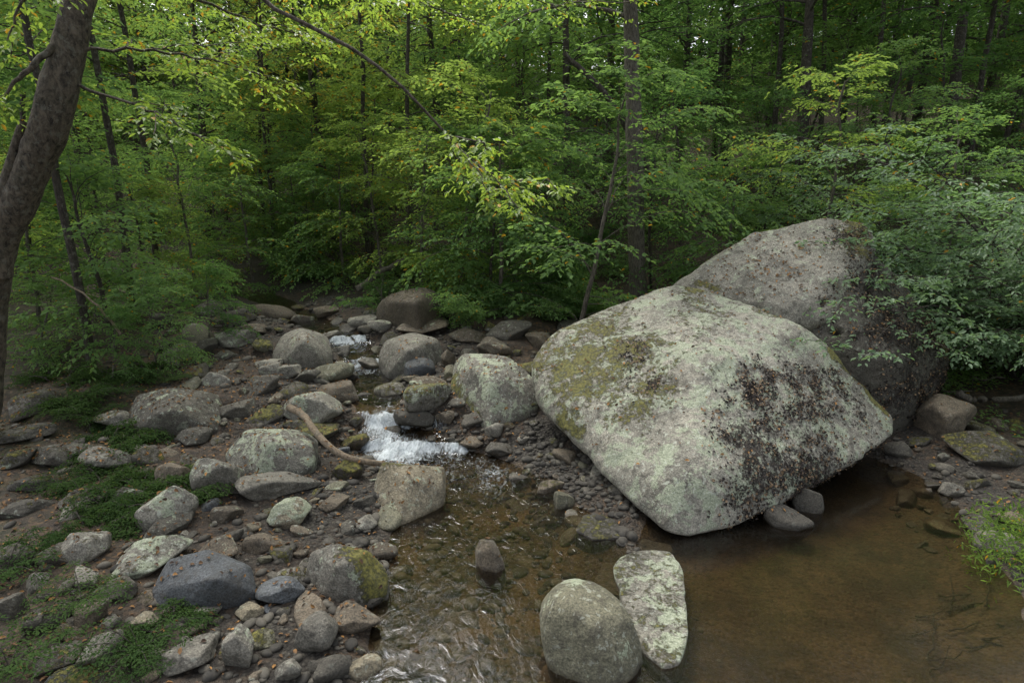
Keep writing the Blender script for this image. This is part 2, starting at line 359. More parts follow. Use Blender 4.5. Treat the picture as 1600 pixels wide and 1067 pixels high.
# boulders with surveyed outlines: corner sightings with height above the local ground
def key_rock(base,pts,tone,moss,lichen,label,seed,p=26,back=.25,masks=None):
    g,_=hit(*base); z0=max(g[2],float(zw(g[0],g[1]))-.05 if chan(g[0],g[1])<0 else -9); P=[atz(u,v,z0+h) for u,v,h in pts]
    Q=[(q[0],q[1]+.04,z0-.12) for q in P]+[(q[0]*1.0,q[1]+back,z0+.6*max(q[2]-z0,0)) for q in P if q[2]-z0>.15]
    A=np.array(P); w_=A[:,0].max()-A[:,0].min()
    wt=float(chan(g[0],g[1]))<.1
    mk={}
    if masks: mk={"mossmask":seg_mask([(atz(u,v,z0+h),atz(u2,v2,z0+h2),r,a) for u,v,h,u2,v2,h2,r,a in masks],0)}
    o,_,_=hull_rock("boulder",P+Q,p,.03*w_,6,label,tone,moss,lichen,mk,seed,None,float(zw(g[0],g[1])) if wt else -9,.006); o["category"]="rock"
    c=A.mean(0); rocks_xy.append((c[0],c[1]+back*.4,w_/2))
key_rock((765,680),[(708,568,.55),(722,550,.72),(795,556,.75),(836,598,.5),(842,628,.3),(800,662,.05),(765,681,0),(722,655,.02),(706,612,.3),(765,590,.62)],'grey',.4,.75,"large wedge-shaped grey boulder with lichen beside the giant boulder",5,30,.45,[(712,600,.35,740,660,.05,.22,1.2)])
key_rock((330,955),[(245,956,0),(300,961,0),(360,942,.02),(400,926,.05),(232,926,.06),(258,876,.22),(322,855,.27),(384,886,.2),(335,905,.26),(262,915,.17)],'blue',0,0,"smooth slate-blue angular boulder on the gravel bank",6,40,.12)
key_rock((630,822),[(620,826,0),(591,806,.02),(678,800,.0),(693,758,.22),(690,730,.32),(598,722,.37),(583,758,.2),(640,748,.34),(655,727,.38)],'tan',.3,.45,"tan flat-faced boulder at the edge of the stream",7,30,.25,[(600,722,.37,640,718,.38,.15,.8)])
key_rock((550,942),[(476,895,.08),(486,862,.24),(522,848,.33),(572,858,.3),(607,892,.12),(604,925,.03),(560,946,0),(500,940,0),(540,880,.32)],'grey',.4,.4,"angular grey boulder with green moss on one side",8,30,.15,[(570,870,.25,595,930,.03,.18,1.3)])
key_rock((420,742),[(350,705,.1),(382,672,.28),(440,670,.32),(484,695,.2),(492,722,.05),(468,741,0),(400,747,0),(360,735,0),(420,690,.33)],'grey',.3,.8,"weathered pale-grey boulder spotted with lichen on the bank",9,26,.3)
key_rock((470,570),[(420,552,.1),(438,522,.35),(470,508,.5),(502,520,.38),(520,550,.12),(512,571,0),(438,573,0),(475,530,.45)],'grey',.15,.5,"rounded grey boulder beside the upper cascade",10,16,.4)
key_rock((645,498),[(586,480,.15),(598,464,.38),(625,453,.52),(668,451,.56),(700,464,.36),(708,482,.15),(695,497,0),(595,499,0),(650,470,.48)],'brown',.7,.3,"broad brown boulder capped with moss and fallen leaves upstream",12,18,.5)
key_rock((640,582),[(590,556,.12),(604,530,.36),(642,520,.47),(682,530,.4),(696,556,.15),(682,580,0),(608,585,0),(640,545,.42)],'grey',.1,.4,"rounded grey boulder between the cascades",14,18,.4)
key_rock((270,676),[(196,650,.1),(212,620,.3),(262,606,.4),(320,618,.33),(348,645,.12),(340,674,0),(205,680,0),(270,640,.34)],'dark',.5,.6,"broad dark grey lichened boulder on the bank soil",15,24,.4)
key_rock((768,900),[(742,862,.16),(750,840,.25),(772,842,.24),(788,875,.12),(791,892,.03),(780,906,0),(752,900,0),(745,880,.08),(764,855,.26)],'brown',.6,.2,"small pointed mossy stone standing in the stream",16,22,.1)
# low ledges breaking the surface of the pool
def ledge(pts,z,tone,moss,lichen,label,seed,wl=-.03):
    P=[atz(u,v,z) for u,v in pts]; Q=[(q[0]*1.0,q[1],z-.28) for q in P]
    o,_,_=hull_rock("boulder",P+Q,34,.07,6,label,tone,moss,lichen,{},seed,.9,wl,.012); o["category"]="rock"
    A=np.array(P).mean(0); rocks_xy.append((A[0],A[1],.25))
ledge([(958,886),(975,866),(1010,858),(1048,862),(1064,890),(1056,940),(1072,990),(1062,1026),(1036,1034),(1005,1010),(990,960)],.032,'light',.75,.7,"long flat mottled slab lying half submerged in the shallow water",31,-.035)
ledge([(926,904),(940,878),(966,874),(984,905),(970,930),(938,922)],.006,'brown',.3,.3,"small flat brown stone awash in shallow water",32,.0)
ledge([(900,826),(912,806),(960,804),(990,818),(975,838),(925,842)],.03,'dark',.9,.2,"low dark mossy slab awash beside the giant boulder",33)
ledge([(985,836),(1010,846),(1050,850),(1052,862),(1010,860),(980,852)],-.01,'dark',.5,.2,"dark flat stone awash in the pool",34,.02)
R=[(842,920,1000,1072,'olive',.25,.5,dict(p=9,planes=7,depth=.47,sub=6,rough=.04,bound=1.08,label="big rounded olive-grey boulder with pale lichen in shallow water")),
(442,608,535,658,'light',.3,.7,{}),(630,596,707,645,'grey',1.1,.8,{}),(340,514,400,545,'grey',.2,.6,{}),(303,710,380,785,'grey',.1,.6,dict(p=28,planes=9)),
(218,758,304,828,'grey',.4,.7,{}),(375,732,500,775,'grey',.1,.2,dict(flat=.2)),(180,838,295,896,'light',.6,.8,{}),(100,832,168,880,'grey',.6,.5,{}),
(402,898,475,943,'blue',0,.1,{}),(459,962,528,1022,'grey',.1,.1,dict(p=10)),(515,945,592,990,'brown',.1,.2,{}),(418,777,485,824,'tan',.1,.9,{}),
(632,560,680,598,'blue',.05,.1,dict(p=12)),(615,636,680,668,'dark',.3,.1,dict(p=10)),(518,716,568,755,'brown',1.2,.2,{}),(585,598,632,628,'grey',.9,.6,{}),
(383,585,437,615,'dark',.4,.3,{}),(495,598,557,630,'brown',.5,.3,{}),(518,540,548,562,'grey',.1,.3,{}),(1480,675,1590,727,'dark',.9,.3,dict(p=14)),
(1428,620,1512,692,'brown',.3,.2,{}),(1240,760,1284,822,'dark',.1,.1,dict(p=16,planes=9,seed=73,k=.4)),(1194,790,1266,850,'dark',.1,.1,dict(p=16,k=.1,seed=75)),(1470,752,1505,778,'grey',.1,.2,{}),  # two stones under the overhang: shadow put into their dark tone
(835,752,882,780,'brown',.8,.2,{}),(865,768,900,808,'olive',.5,.3,{}),(490,1025,545,1066,'dark',.1,.1,dict(p=10)),(630,1020,690,1062,'dark',.1,.1,dict(p=8,k=.1)),
(245,1000,342,1056,'grey',.3,.3,{}),(350,988,397,1047,'grey',.1,.5,{}),(0,776,76,808,'dark',.6,.5,{}),(225,800,300,838,'dark',.5,.3,{}),
(246,723,302,765,'brown',.1,.3,{}),(285,505,322,525,'light',.1,.5,{}),(453,490,490,512,'brown',.2,.5,{}),(620,500,702,522,'brown',.4,.4,{}),(498,773,545,797,'brown',.4,.1,{}),
(745,528,802,560,'brown',.4,.4,{}),(405,566,440,590,'grey',.1,.4,{}),(528,676,576,705,'brown',1.2,.1,{}),(345,622,402,652,'dark',.4,.3,{}),(385,983,428,1012,'olive',.9,.1,{}),
(0,660,78,692,'dark',.8,.2,{}),(560,560,592,578,'grey',.4,.5,{}),(425,568,470,592,'grey',.1,.4,{}),(470,660,530,690,'dark',1.1,.2,{}),(700,512,760,538,'brown',.7,.3,{}),
(760,500,830,532,'dark',.6,.3,{}),(820,520,870,548,'brown',.6,.3,{}),(870,500,930,530,'dark',.6,.3,{}),(545,492,590,510,'light',.1,.4,{}),(238,488,275,508,'dark',.4,.4,{}),(400,560,440,575,'light',.2,.4,{}),
(430,1030,470,1066,'grey',.1,.3,{}),(370,940,415,968,'tan',.1,.4,{}),(205,960,245,990,'tan',.1,.2,{}),(330,785,378,815,'brown',.1,.3,{}),(440,655,480,676,'dark',1.,.2,{}),(60,690,140,730,'dark',.7,.5,{}),
(130,700,200,735,'grey',.7,.4,{}),(660,680,690,700,'dark',.3,.1,dict(k=.2)),(718,680,755,700,'brown',.2,.1,dict(k=.2)),(795,738,830,760,'dark',.6,.1,{}),(690,545,712,580,'brown',.6,.3,{}),
(280,670,330,700,'dark',.5,.4,{}),(460,575,500,600,'dark',.4,.4,{}),(500,515,535,532,'grey',.5,.5,{}),(700,480,740,503,'dark',.5,.4,{}),(1385,690,1425,716,'dark',.2,.2,{}),
(1560,800,1600,822,'brown',.2,.2,{}),(630,585,660,602,'tan',.1,.4,{}),(460,705,500,730,'dark',.8,.2,{}),(150,905,210,940,'dark',.6,.3,{}),(680,640,712,662,'brown',.5,.3,{}),
(300,940,345,965,'grey',.1,.3,{}),(560,925,600,950,'dark',.1,.1,{}),(598,664,628,686,'dark',.8,.1,dict(k=.3)),(545,652,566,668,'dark',.9,.1,dict(k=.3)),(534,582,560,598,'dark',.6,.2,dict(k=.3)),(556,612,582,628,'dark',.7,.2,dict(k=.3)),
(380,505,420,524,'brown',.5,.4,{}),(425,482,455,500,'dark',.5,.3,{}),(490,478,530,496,'brown',.7,.3,{}),(530,505,565,522,'dark',.6,.3,{}),(350,482,385,498,'dark',.5,.4,{}),(660,455,710,478,'dark',.7,.3,{}),(575,500,612,520,'grey',.4,.5,{}),(640,536,690,556,'brown',.7,.3,{}),
(640,690,668,706,'dark',.3,.1,dict(k=.2)),(700,735,726,750,'dark',.1,.1,dict(k=.1)),(655,770,685,788,'brown',.1,.1,dict(k=-.2)),(640,860,690,885,'brown',.1,.1,dict(k=-.4)),(690,960,750,995,'brown',.1,.1,dict(k=-.5)),(800,870,850,895,'brown',.1,.1,dict(k=-.5)),(790,780,830,800,'dark',.3,.1,dict(k=-.1)),
(0,700,55,735,'dark',.8,.4,{}),(20,610,90,650,'dark',.9,.3,{}),(100,760,170,795,'dark',.7,.4,{}),(60,850,120,885,'dark',.7,.3,{}),(150,640,200,668,'grey',.8,.4,{}),(40,940,110,985,'dark',.8,.3,{}),(120,990,190,1040,'grey',.7,.4,{}),(0,850,50,890,'dark',.8,.3,{}),
(60,1010,120,1050,'dark',.8,.3,{}),(0,930,40,970,'dark',.7,.3,{}),(120,940,170,975,'brown',.6,.3,{}),(180,760,225,790,'dark',.7,.4,{}),(20,740,80,768,'dark',.8,.3,{}),(350,520,385,536,'dark',.5,.4,{}),(300,530,340,550,'dark',.6,.4,{})]
for r in R: box_rock(*r[:7],**r[7])
main=[at(828,562,7.15),at(838,618,6.9),at(860,528,7.5),at(868,662,6.3),at(930,712,5.85),at(985,772,5.35),at(1020,822,4.95),at(1050,844,4.78),at(1142,822,4.95),at(1232,780,5.3),
 at(1334,724,5.8),at(1400,680,6.35),at(1062,442,8.2),at(950,478,7.9),at(1200,488,7.35),at(1292,543,6.9),at(1402,650,6.55),at(1080,700,5.32),at(1200,650,5.75),at(1100,555,6.3),at(990,590,6.35),at(1040,770,4.98),at(1160,740,5.15),
 (2.2,7.3,-.3),(2.8,7.6,-.2),(1.2,7.6,-.3),(1.5,8.6,.2),(3.6,8.0,.0),(2.4,8.6,.9)]
gb,gV,gA=hull_rock("giant_boulder",main,34,.09,8,"giant grey granite boulder with lichen and moss overhanging the pool",'light',.3,.76,
 {"mossmask":seg_mask([(at(850,560,7.1),at(960,500,7.6),.45,.78),(at(900,600,6.6),at(1020,560,6.7),.6,.66),(at(1090,455,8.),at(1250,520,7.1),.16,1.2),(at(1290,545,6.9),at(1395,650,6.5),.13,2.0),(at(850,640,6.6),at(890,675,6.2),.2,1.),(at(1010,660,6),at(1100,480,7.6),.5,.55)],.55,.35),
  "flake":seg_mask([(at(1190,690,5.5),at(1340,660,6.1),.6,1.),(at(1150,745,5.2),at(1300,735,5.6),.4,.85),(at(1200,600,6.2),at(1320,610,6.4),.4,.8),(at(1000,540,6.7),at(1010,620,6.4),.35,.45)],.45,.35)},j=1.08)
upper=[at(1063,442,8.45),at(1110,408,8.6),at(1200,358,8.9),at(1290,340,8.9),at(1348,350,8.8),at(1362,400,8.2),at(1335,475,7.6),at(1290,500,7.4),at(1230,492,7.5),at(1150,468,7.9),at(1300,430,7.7),
 (1.9,9.9,.8),(4.4,10.,1.),(4.4,8.4,.8),(2.6,7.9,.6),(2.2,9.2,.4)]
def upper_crack(W):
    return seg_mask([(at(1300,352,8.8),at(1322,420,8.1),.055,1.),(at(1322,420,8.1),at(1290,478,7.6),.055,1.),(at(1230,478,7.7),at(1340,455,7.8),.05,.9)],0,.14)(W)
ub,uV,uA=hull_rock("boulder",upper,40,.09,7,"grey wedge-shaped cracked boulder with leaf litter, resting against the giant boulder",'light',.4,.55,
 {"flake":seg_mask([(at(1325,370,8.5),at(1325,480,7.6),.4,.85),(at(1240,450,7.9),at(1290,460,7.7),.2,.4)],.4,.3),"mossmask":seg_mask([(at(1330,355,8.8),at(1345,400,8.2),.3,.8),(at(1090,445,8.3),at(1230,485,7.6),.1,.8)])},seed=8,j=.9,crack=upper_crack)
flank=[at(1240,492,7.7),at(1350,385,8.5),at(1375,400,8.4),at(1440,470,8.0),at(1488,555,7.6),at(1475,612,7.3),at(1400,668,6.8),at(1310,560,7.1),at(1330,480,7.4),at(1400,560,6.95),
 (5.5,9.2,.3),(5.2,7.4,-.2),(4.1,6.9,-.1),(3.2,7.6,0),(3.2,9.4,0.3),(4.6,9.4,1.6)]
def flank_crack(W):
    return seg_mask([(at(1270,505,7.5),at(1345,535,7.2),.05,1.),(at(1345,535,7.2),at(1352,440,7.9),.05,.9)],0,.14)(W)
fb,fV,fA=hull_rock("boulder",flank,26,.10,7,"dark cracked boulder shoulder covered in dead leaves beside the giant boulder",'dark',.5,.3,
 {"flake":seg_mask([(at(1350,440,7.8),at(1400,600,7.1),.6,1.15),(at(1440,500,7.7),at(1460,600,7.3),.5,1.)],.35,.3),"mossmask":seg_mask([(at(1460,500,7.9),at(1480,560,7.6),.3,.9)])},seed=14,j=.9,crack=flank_crack)
cob=[]
for s in range(16):
    V,Fc=rock_shape(900+s,4,10,random.choice([12,20,30]),.06,random.choice([0,.2]),random.choice([1.1,1.3,1.5])); cob.append(mk_mesh("stone",V,Fc))
def free(x,y,r,k=.8):
    for a,b,c in rocks_xy:
        if (a-x)**2+(b-y)**2<(c*k+r*.6)**2: return False
    return True
n=0; tries=0
while n<285 and tries<9000:
    tries+=1
    q=random.random()
    if q<.46: u,v=random.uniform(60,620),random.uniform(640,1067)
    elif q<.80: u,v=random.uniform(220,860),random.uniform(478,700)
    elif q<.92: u,v=random.uniform(780,980),random.uniform(690,850)
    else: u,v=random.uniform(1400,1600),random.uniform(650,860)
    h_,t=hit(u,v); x,y=h_[0],h_[1]; d=float(chan(x,y))
    if y>17: continue
    if d<-.35 and random.random()<.75: continue
    if d<0 and 6.3<y<7.8: continue
    if d>2.4 and random.random()<.7: continue
    up_=y>7
    r=min(.18,.035*math.exp(random.random()**1.3*1.75))*(1.8 if up_ else 1)
    if not free(x,y,r): continue
    rocks_xy.append((x,y,r)); n+=1; wetb=(x>-.2 and d<.8)
    tn=random.choice(['grey','brown','dark','dark','olive','dark'] if up_ or wetb or d>1.8 else ['grey','grey','brown','dark','tan','blue','dark','olive','brown','dark'])
    o=mk_obj("stone",cob[n%16],M_rock,(x,y,h_[2]+r*(.12 if d<1.5 else 0)),(rng.uniform(-.35,.35),rng.uniform(-.35,.35),rng.uniform(0,6.28)),(r*rng.uniform(.9,1.5),r*rng.uniform(.65,1.),r*rng.uniform(.4,.75)),
      label=f"{COLN[tn]} cobble "+("in the shallow stream" if d<0 else "lying on the gravel bank"),cat="stone",group="cobbles along the stream")
    props(o,tn,random.choice([.3,.6,1.1,.9]) if up_ or d>1.6 else random.choice([0,.1,.4,.9]),random.choice([0,.2,.5]),(float(zw(x,y)) if d<.15 else -9))
    if wetb: o["waterline"]=.08
D2,F2=ico(2); N_=12000
px=rng.uniform(-5.5,1.5,N_); py=rng.uniform(2.6,12,N_); big=np.zeros(N_)
px=np.concatenate([px,rng.uniform(.2,2.2,2200),rng.uniform(3.8,6.5,900),rng.uniform(-6,1.3,2600)]); py=np.concatenate([py,rng.uniform(5.2,7.2,2200),rng.uniform(4,8,900),rng.uniform(2.6,12.5,2600)])
big=np.concatenate([np.zeros(N_+3100),np.ones(2600)])
dd=chan(px,py); ptc=sstep(-.35,.25,f2(px,py,1.3,3,88))
ok=(rng.uniform(0,1,len(px))<np.where(dd<0,np.where(px<.8,.6,.12),np.exp(-dd/np.where(big>0,1.8,1.2))*(.25+.75*ptc)))&~((dd<0)&(py>6.5)&(py<7.8))
px,py,big=px[ok],py[ok],big[ok]; pz=height(px,py); r=np.where(big>0,rng.uniform(.028,.062,len(px)),.011*np.exp(rng.uniform(0,1,len(px))**1.6*1.5))
S=np.stack([r*rng.uniform(.9,1.6,len(px)),r*rng.uniform(.8,1.1,len(px)),r*rng.uniform(.4,.8,len(px))],-1)
ang=rng.uniform(0,6.28,len(px)); base=D2*(1+.22*fbm(D2*2,2,5)[:,None])
LV=base[None]*S[:,None,:]; ca,sa=np.cos(ang)[:,None],np.sin(ang)[:,None]
PV=np.stack([LV[...,0]*ca-LV[...,1]*sa+px[:,None],LV[...,0]*sa+LV[...,1]*ca+py[:,None],LV[...,2]+(pz+r*.1)[:,None]],-1).reshape(-1,3)
PF=(F2[None]+(np.arange(len(px))*len(D2))[:,None,None]).reshape(-1,3)
tn_=rng.uniform(0,1,len(px))**1.6*np.where((px>-.3)&(py>5),.55,1.)
mk_obj("gravel",mk_mesh("gravel",PV,PF,True,{"tint":np.repeat(tn_,len(D2))}),M_peb,label="small mixed pebbles covering the stream banks",cat="gravel",kind="stuff")
print("rocks",time.time()-T0)
# ------------------------------------------------------------------ leaves
def nrm(a): return a/np.maximum(np.linalg.norm(a,axis=-1,keepdims=True),1e-9)
def leaf_geo(P,Dr,Nn,L,W,fine=True,curl=.12):
    Dr=nrm(Dr); S=nrm(np.cross(Nn,Dr)); Nn=np.cross(Dr,S); L=L[:,None];W=W[:,None]; k=len(P)
    if fine:
        up=Nn*W*curl
        V=np.stack([P,P+Dr*L*.3+S*W*.46+up,P+Dr*L*.68+S*W*.4+up,P+Dr*L-Nn*L*.12,P+Dr*L*.68-S*W*.4+up,P+Dr*L*.3-S*W*.46+up],1).reshape(-1,3)
        b=(np.arange(k)*6)[:,None]; Fc=np.concatenate([b+np.array([[0,3,2,1]]),b+np.array([[0,5,4,3]])]); m=6
    else:
        V=np.stack([P,P+Dr*L*.45+S*W*.5+Nn*W*curl,P+Dr*L-Nn*L*.1,P+Dr*L*.45-S*W*.5+Nn*W*curl],1).reshape(-1,3)
        b=(np.arange(k)*4)[:,None]; Fc=b+np.array([[0,3,2,1]]); m=4
    return V,Fc,m
def leaf_mesh(name,P,Dr,Nn,L,W,fine=True,curl=.12,r_=rng):
    V,Fc,m=leaf_geo(P,Dr,Nn,L,W,fine,curl)
    return mk_mesh(name,V,Fc,True,{"tint":np.repeat(r_.uniform(0,1,len(P)),m)})
def tube(paths,sides=6):
    VV=[];FF=[];b=0
    for pts,rad in paths:
        pts=np.asarray(pts);K=len(pts); T=np.gradient(pts,axis=0); T=nrm(T)
        ref=np.array([1.,0,0]) if abs(T[0][0])<.8 else np.array([0,1.,0])
        A=nrm(np.cross(T,ref)); B=np.cross(T,A); s=sides if rad[0]>.02 else 4
        if rad[0]>.09: s=20
        th=np.arange(s)/s*2*math.pi
        R_=np.asarray(rad)[:,None,None]
        ring=pts[:,None]+(A[:,None]*np.cos(th)[None,:,None]+B[:,None]*np.sin(th)[None,:,None])*R_
        if rad[0]>.09:
            off=fbm(ring*np.array([7,7,1.8]),3,4)[...,None]*.26*R_; ring=ring+(ring-pts[:,None])/R_*off
        VV.append(ring.reshape(-1,3)); i=np.arange(K*s).reshape(K,s)+b
        j=np.roll(i,-1,axis=1); FF.append(np.stack([i[:-1],j[:-1],j[1:],i[1:]],-1).reshape(-1,4)); b+=K*s
    return np.concatenate(VV),np.concatenate(FF)
def smooth_path(pts,n):
    pts=np.asarray(pts,float); K=len(pts); t=np.linspace(0,K-1,n); out=[]
    for x in t:
        i=min(int(x),K-2); f=x-i; p0=pts[max(i-1,0)];p1=pts[i];p2=pts[i+1];p3=pts[min(i+2,K-1)]
        out.append(.5*((2*p1)+(-p0+p2)*f+(2*p0-5*p1+4*p2-p3)*f*f+(-p0+3*p1-3*p2+p3)*f**3))
    return np.array(out)
def twigs_on(path,nt,wid,r_,start=.2):
    out=[];K=len(path)
    for i in range(nt):
        s=start+(1-start)*(i+.5)/nt; x=s*(K-1); k=min(int(x),K-2); p=path[k]+(path[k+1]-path[k])*(x-k)
        tn=path[k+1]-path[k]; tn=tn/np.linalg.norm(tn); sd=np.cross([0,0,1],tn); sd/=max(np.linalg.norm(sd),1e-6)
        sg=1 if i%2 else -1; a=r_.uniform(.6,1.15)
        d=tn*math.cos(a)+sd*sg*math.sin(a)+np.array([0,0,r_.uniform(-.3,.25)])
        L=wid*(.35+.9*math.sin(math.pi*min(1,.15+.8*(1-s)))) *r_.uniform(.6,1.2)
        out.append((p,d/np.linalg.norm(d),L))
    tn=path[-1]-path[-2]; out.append((path[-1],tn/np.linalg.norm(tn),wid*.6)); return out
def twig_leaves(tw,nl,ls,r_,asp=.5,droop=.25,jit=.4):
    P0=np.array([t[0] for t in tw]);Dd=np.array([t[1] for t in tw]);Ln=np.array([t[2] for t in tw])
    s=(np.arange(nl)+.6)/nl; s=s[None,:]+r_.uniform(-.03,.03,(len(tw),nl))
    P=P0[:,None]+Dd[:,None]*(Ln[:,None]*s)[...,None]; P[...,2]-=droop*Ln[:,None]*s**2
    P=P+r_.normal(0,.015,P.shape)
    up=np.array([0,0,1.]); sd=nrm(np.cross(up,Dd)); sg=np.where(np.arange(nl)%2,1.,-1.)[None,:]
    an=r_.uniform(.5,1.15,(len(tw),nl)); an[:,-1]=.1
    L=Dd[:,None]*np.cos(an)[...,None]+sd[:,None]*(np.sin(an)*sg)[...,None]; L[...,2]-=r_.uniform(.0,.5,an.shape)
    N_=up+r_.normal(0,jit,L.shape)
    le=ls*r_.uniform(.6,1.2,an.shape)
    return P.reshape(-1,3),L.reshape(-1,3),N_.reshape(-1,3),le.ravel(),(le*asp).ravel()
def make_tree(seed,h,r,start,nl,ll,leaf,nt,lv,fine=False,prof='sap',lean=(0,0),sub=True,twg=.35,wob=.12,droop=.12,asp=.52):
    r_=np.random.default_rng(seed); K=12
    z=np.linspace(0,1,K); px_=lean[0]*z+wob*np.cumsum(r_.normal(0,.3,K))*z*h*.1; py_=lean[1]*z+wob*np.cumsum(r_.normal(0,.3,K))*z*h*.1
    tr=np.stack([px_,py_,z*h-.25],-1); tr=smooth_path(tr,26); zz=np.linspace(0,1,26)
    rad=r*(1-zz)**.7*.92+.012+r*.45*np.exp(-zz*h/.25)
    paths=[(tr,rad)]; tw=[]
    for i in range(nl):
        q=(i+.5)/nl+r_.uniform(-.5,.5)/nl; q=min(max(q,0),.99); hz=start+(1-start)*q; x=hz*25; k=min(int(x),24); p=tr[k]+(tr[k+1]-tr[k])*(x-k)
        az=r_.uniform(0,6.28)
        if prof=='sap': lf=(.75-.35*q+.35*math.sin(3.1*q))*r_.uniform(.45,1.15); el=.1+.95*q+r_.uniform(-.2,.35)
        else: lf=(.5+.55*math.sin(math.pi*min(1,q*.85+.12)))*r_.uniform(.5,1.15); el=.15+.8*q+r_.uniform(-.3,.3)
        L=ll*lf; kk=7; pt=[p]; e=el; a=az
        for j in range(kk):
            pt.append(pt[-1]+np.array([math.cos(a)*math.cos(e),math.sin(a)*math.cos(e),math.sin(e)])*L/kk); e-=droop*r_.uniform(.3,1.7); a+=r_.uniform(-.3,.3)
        pt=np.array(pt); rr=max(.008,r*.35*lf*(1-q*.5)); paths.append((pt,np.linspace(rr,.004,len(pt)))); tw+=twigs_on(pt,nt,twg*L**.5,r_)
        if sub:
            for sj in (2,4):
                a2=az+(.8 if sj==2 else -.8)*r_.uniform(.7,1.3); e2=el*.5+r_.uniform(-.2,.3); L2=L*.55; p2=[pt[sj]]
                for j in range(4): p2.append(p2[-1]+np.array([math.cos(a2)*math.cos(e2),math.sin(a2)*math.cos(e2),math.sin(e2)])*L2/4); e2-=droop
                p2=np.array(p2); paths.append((p2,np.linspace(rr*.5,.003,5))); tw+=twigs_on(p2,max(4,nt//2),twg*L2**.5,r_)
    V,Fc=tube(paths); tm=mk_mesh("trunk",V,Fc)
    P,Dr,Nn,Le,Wi=twig_leaves(tw,lv,leaf,r_,asp)
    return tm,leaf_mesh("crown",P,Dr,Nn,Le,Wi,fine,.12,r_)
def put_tree(kind,loc,s,rz,lm,label,bm_=None,name="tree",cat="tree",group=None,tilt=(0,0)):
    e=bpy.data.objects.new(name,None); COL.objects.link(e); e.location=loc; e.scale=(s,s,s); e.rotation_euler=(tilt[0],tilt[1],rz); e.empty_display_size=.3
    e["label"]=label; e["category"]=cat
    if group: e["group"]=group
    mk_obj("trunk" if name!="shrub" else "stem",kind[0],bm_ or M_bark,parent=e); mk_obj("crown" if name!="shrub" else "foliage",kind[1],lm,parent=e); return e
SAP=[make_tree(100+i,h,.035,.06,19,2.2,.09,11,11,True,'sap',twg=.5,wob=.35,droop=.17,asp=.55) for i,h in enumerate((4.2,3.2,4.9,3.8))]
CAN=[make_tree(200+i,h,.12,.22,23,3.6,.15,10,10,False,'can',twg=.62) for i,h in enumerate((10.5,11.5,9.5))]
THIN=[make_tree(300+i,h,.05,.38,20,2.6,.11,10,11,False,'can',twg=.5,wob=.35) for i,h in enumerate((9,10))]
FAR=[make_tree(350+i,h,.17,.06,38,4.8,.29,10,8,False,'can',twg=.95,asp=.62) for i,h in enumerate((13,15))]
def make_shrub(seed,h,ns,leaf,spread=.6):
    r_=np.random.default_rng(seed); paths=[];tw=[]
    for i in range(ns):
        a=r_.uniform(0,6.28); e=r_.uniform(.75,1.45); L=h*r_.uniform(.6,1.2); pt=[np.array([math.cos(a)*.12,math.sin(a)*.12,-.1])]
        for j in range(8):
            pt.append(pt[-1]+np.array([math.cos(a)*math.cos(e),math.sin(a)*math.cos(e),math.sin(e)])*L/8); e-=r_.uniform(.05,.22)*spread*2; a+=r_.uniform(-.2,.2)
        pt=np.array(pt); paths.append((pt,np.linspace(.016,.004,9)))
        for k in range(2,9):
            for m in range(3 if h>3 else 2):
                a2=a+r_.uniform(-1.6,1.6); d=np.array([math.cos(a2),math.sin(a2),r_.uniform(-.1,.7)]); d/=np.linalg.norm(d); L2=h*r_.uniform(.12,.26)
                p2=np.array([pt[k]+d*L2*t-np.array([0,0,.25*L2*t*t]) for t in np.linspace(0,1,4)]); paths.append((p2,np.linspace(.006,.003,4))); tw+=twigs_on(p2,5,.22,r_,.1)
    V,Fc=tube(paths); P,Dr,Nn,Le,Wi=twig_leaves(tw,9,leaf,r_,.48,.2,.5)
    return mk_mesh("stem",V,Fc),leaf_mesh("foliage",P,Dr,Nn,Le,Wi,True,.15,r_)
SHR=[make_shrub(401,3.4,22,.06),make_shrub(402,1.3,10,.055),make_shrub(403,.5,6,.042,.9)]
# fern: arching fronds with paired leaflets
def make_fern(seed,nf=9):
    r_=np.random.default_rng(seed); paths=[];tw=[]
    for i in range(nf):
        a=i*6.28/nf+r_.uniform(-.3,.3); e=r_.uniform(.8,1.1); L=r_.uniform(.4,.6); pt=[np.zeros(3)]
        for j in range(8): pt.append(pt[-1]+np.array([math.cos(a)*math.cos(e),math.sin(a)*math.cos(e),math.sin(e)])*L/8); e-=.2
        pt=np.array(pt); paths.append((pt,np.linspace(.005,.002,9)))
        for k in np.linspace(.15,.97,15):
            x=k*8; q=min(int(x),7); p=pt[q]+(pt[q+1]-pt[q])*(x-q); tn=pt[q+1]-pt[q]; tn/=np.linalg.norm(tn); sd=np.cross(tn,[0,0,1]); sd/=np.linalg.norm(sd)
            for sg in (1,-1): tw.append((p,(sd*sg+tn*.4)/1.08,.13*math.sin(math.pi*(.12+.85*k))+.01))
    V,Fc=tube(paths); P,Dr,Nn,Le,Wi=twig_leaves(tw,6,.03,r_,.45,.1,.2)
    return mk_mesh("stem",V,Fc),leaf_mesh("foliage",P,Dr,Nn,Le,Wi,True,.1,r_)
FERN=make_fern(420)
print("plants",time.time()-T0)
def gz(x,y): return float(height(x,y))
def trunk_at(u,v,Y,kind,s,lm,label,bm_=None,tilt=(0,0),rz=None):
    p=at(u,v,Y); put_tree(kind,(p[0],Y,gz(p[0],Y)),s,rng.uniform(0,6.28) if rz is None else rz,lm,label,bm_,tilt=tilt)
BIG=make_tree(500,13,.18,.42,24,4.,.12,11,12,False,'can',twg=.5,wob=.0)
trunk_at(1000,440,11.8,BIG,1,M_green,"tall straight grey-brown hardwood tree on the hillside",tilt=(0,-.075),rz=0)
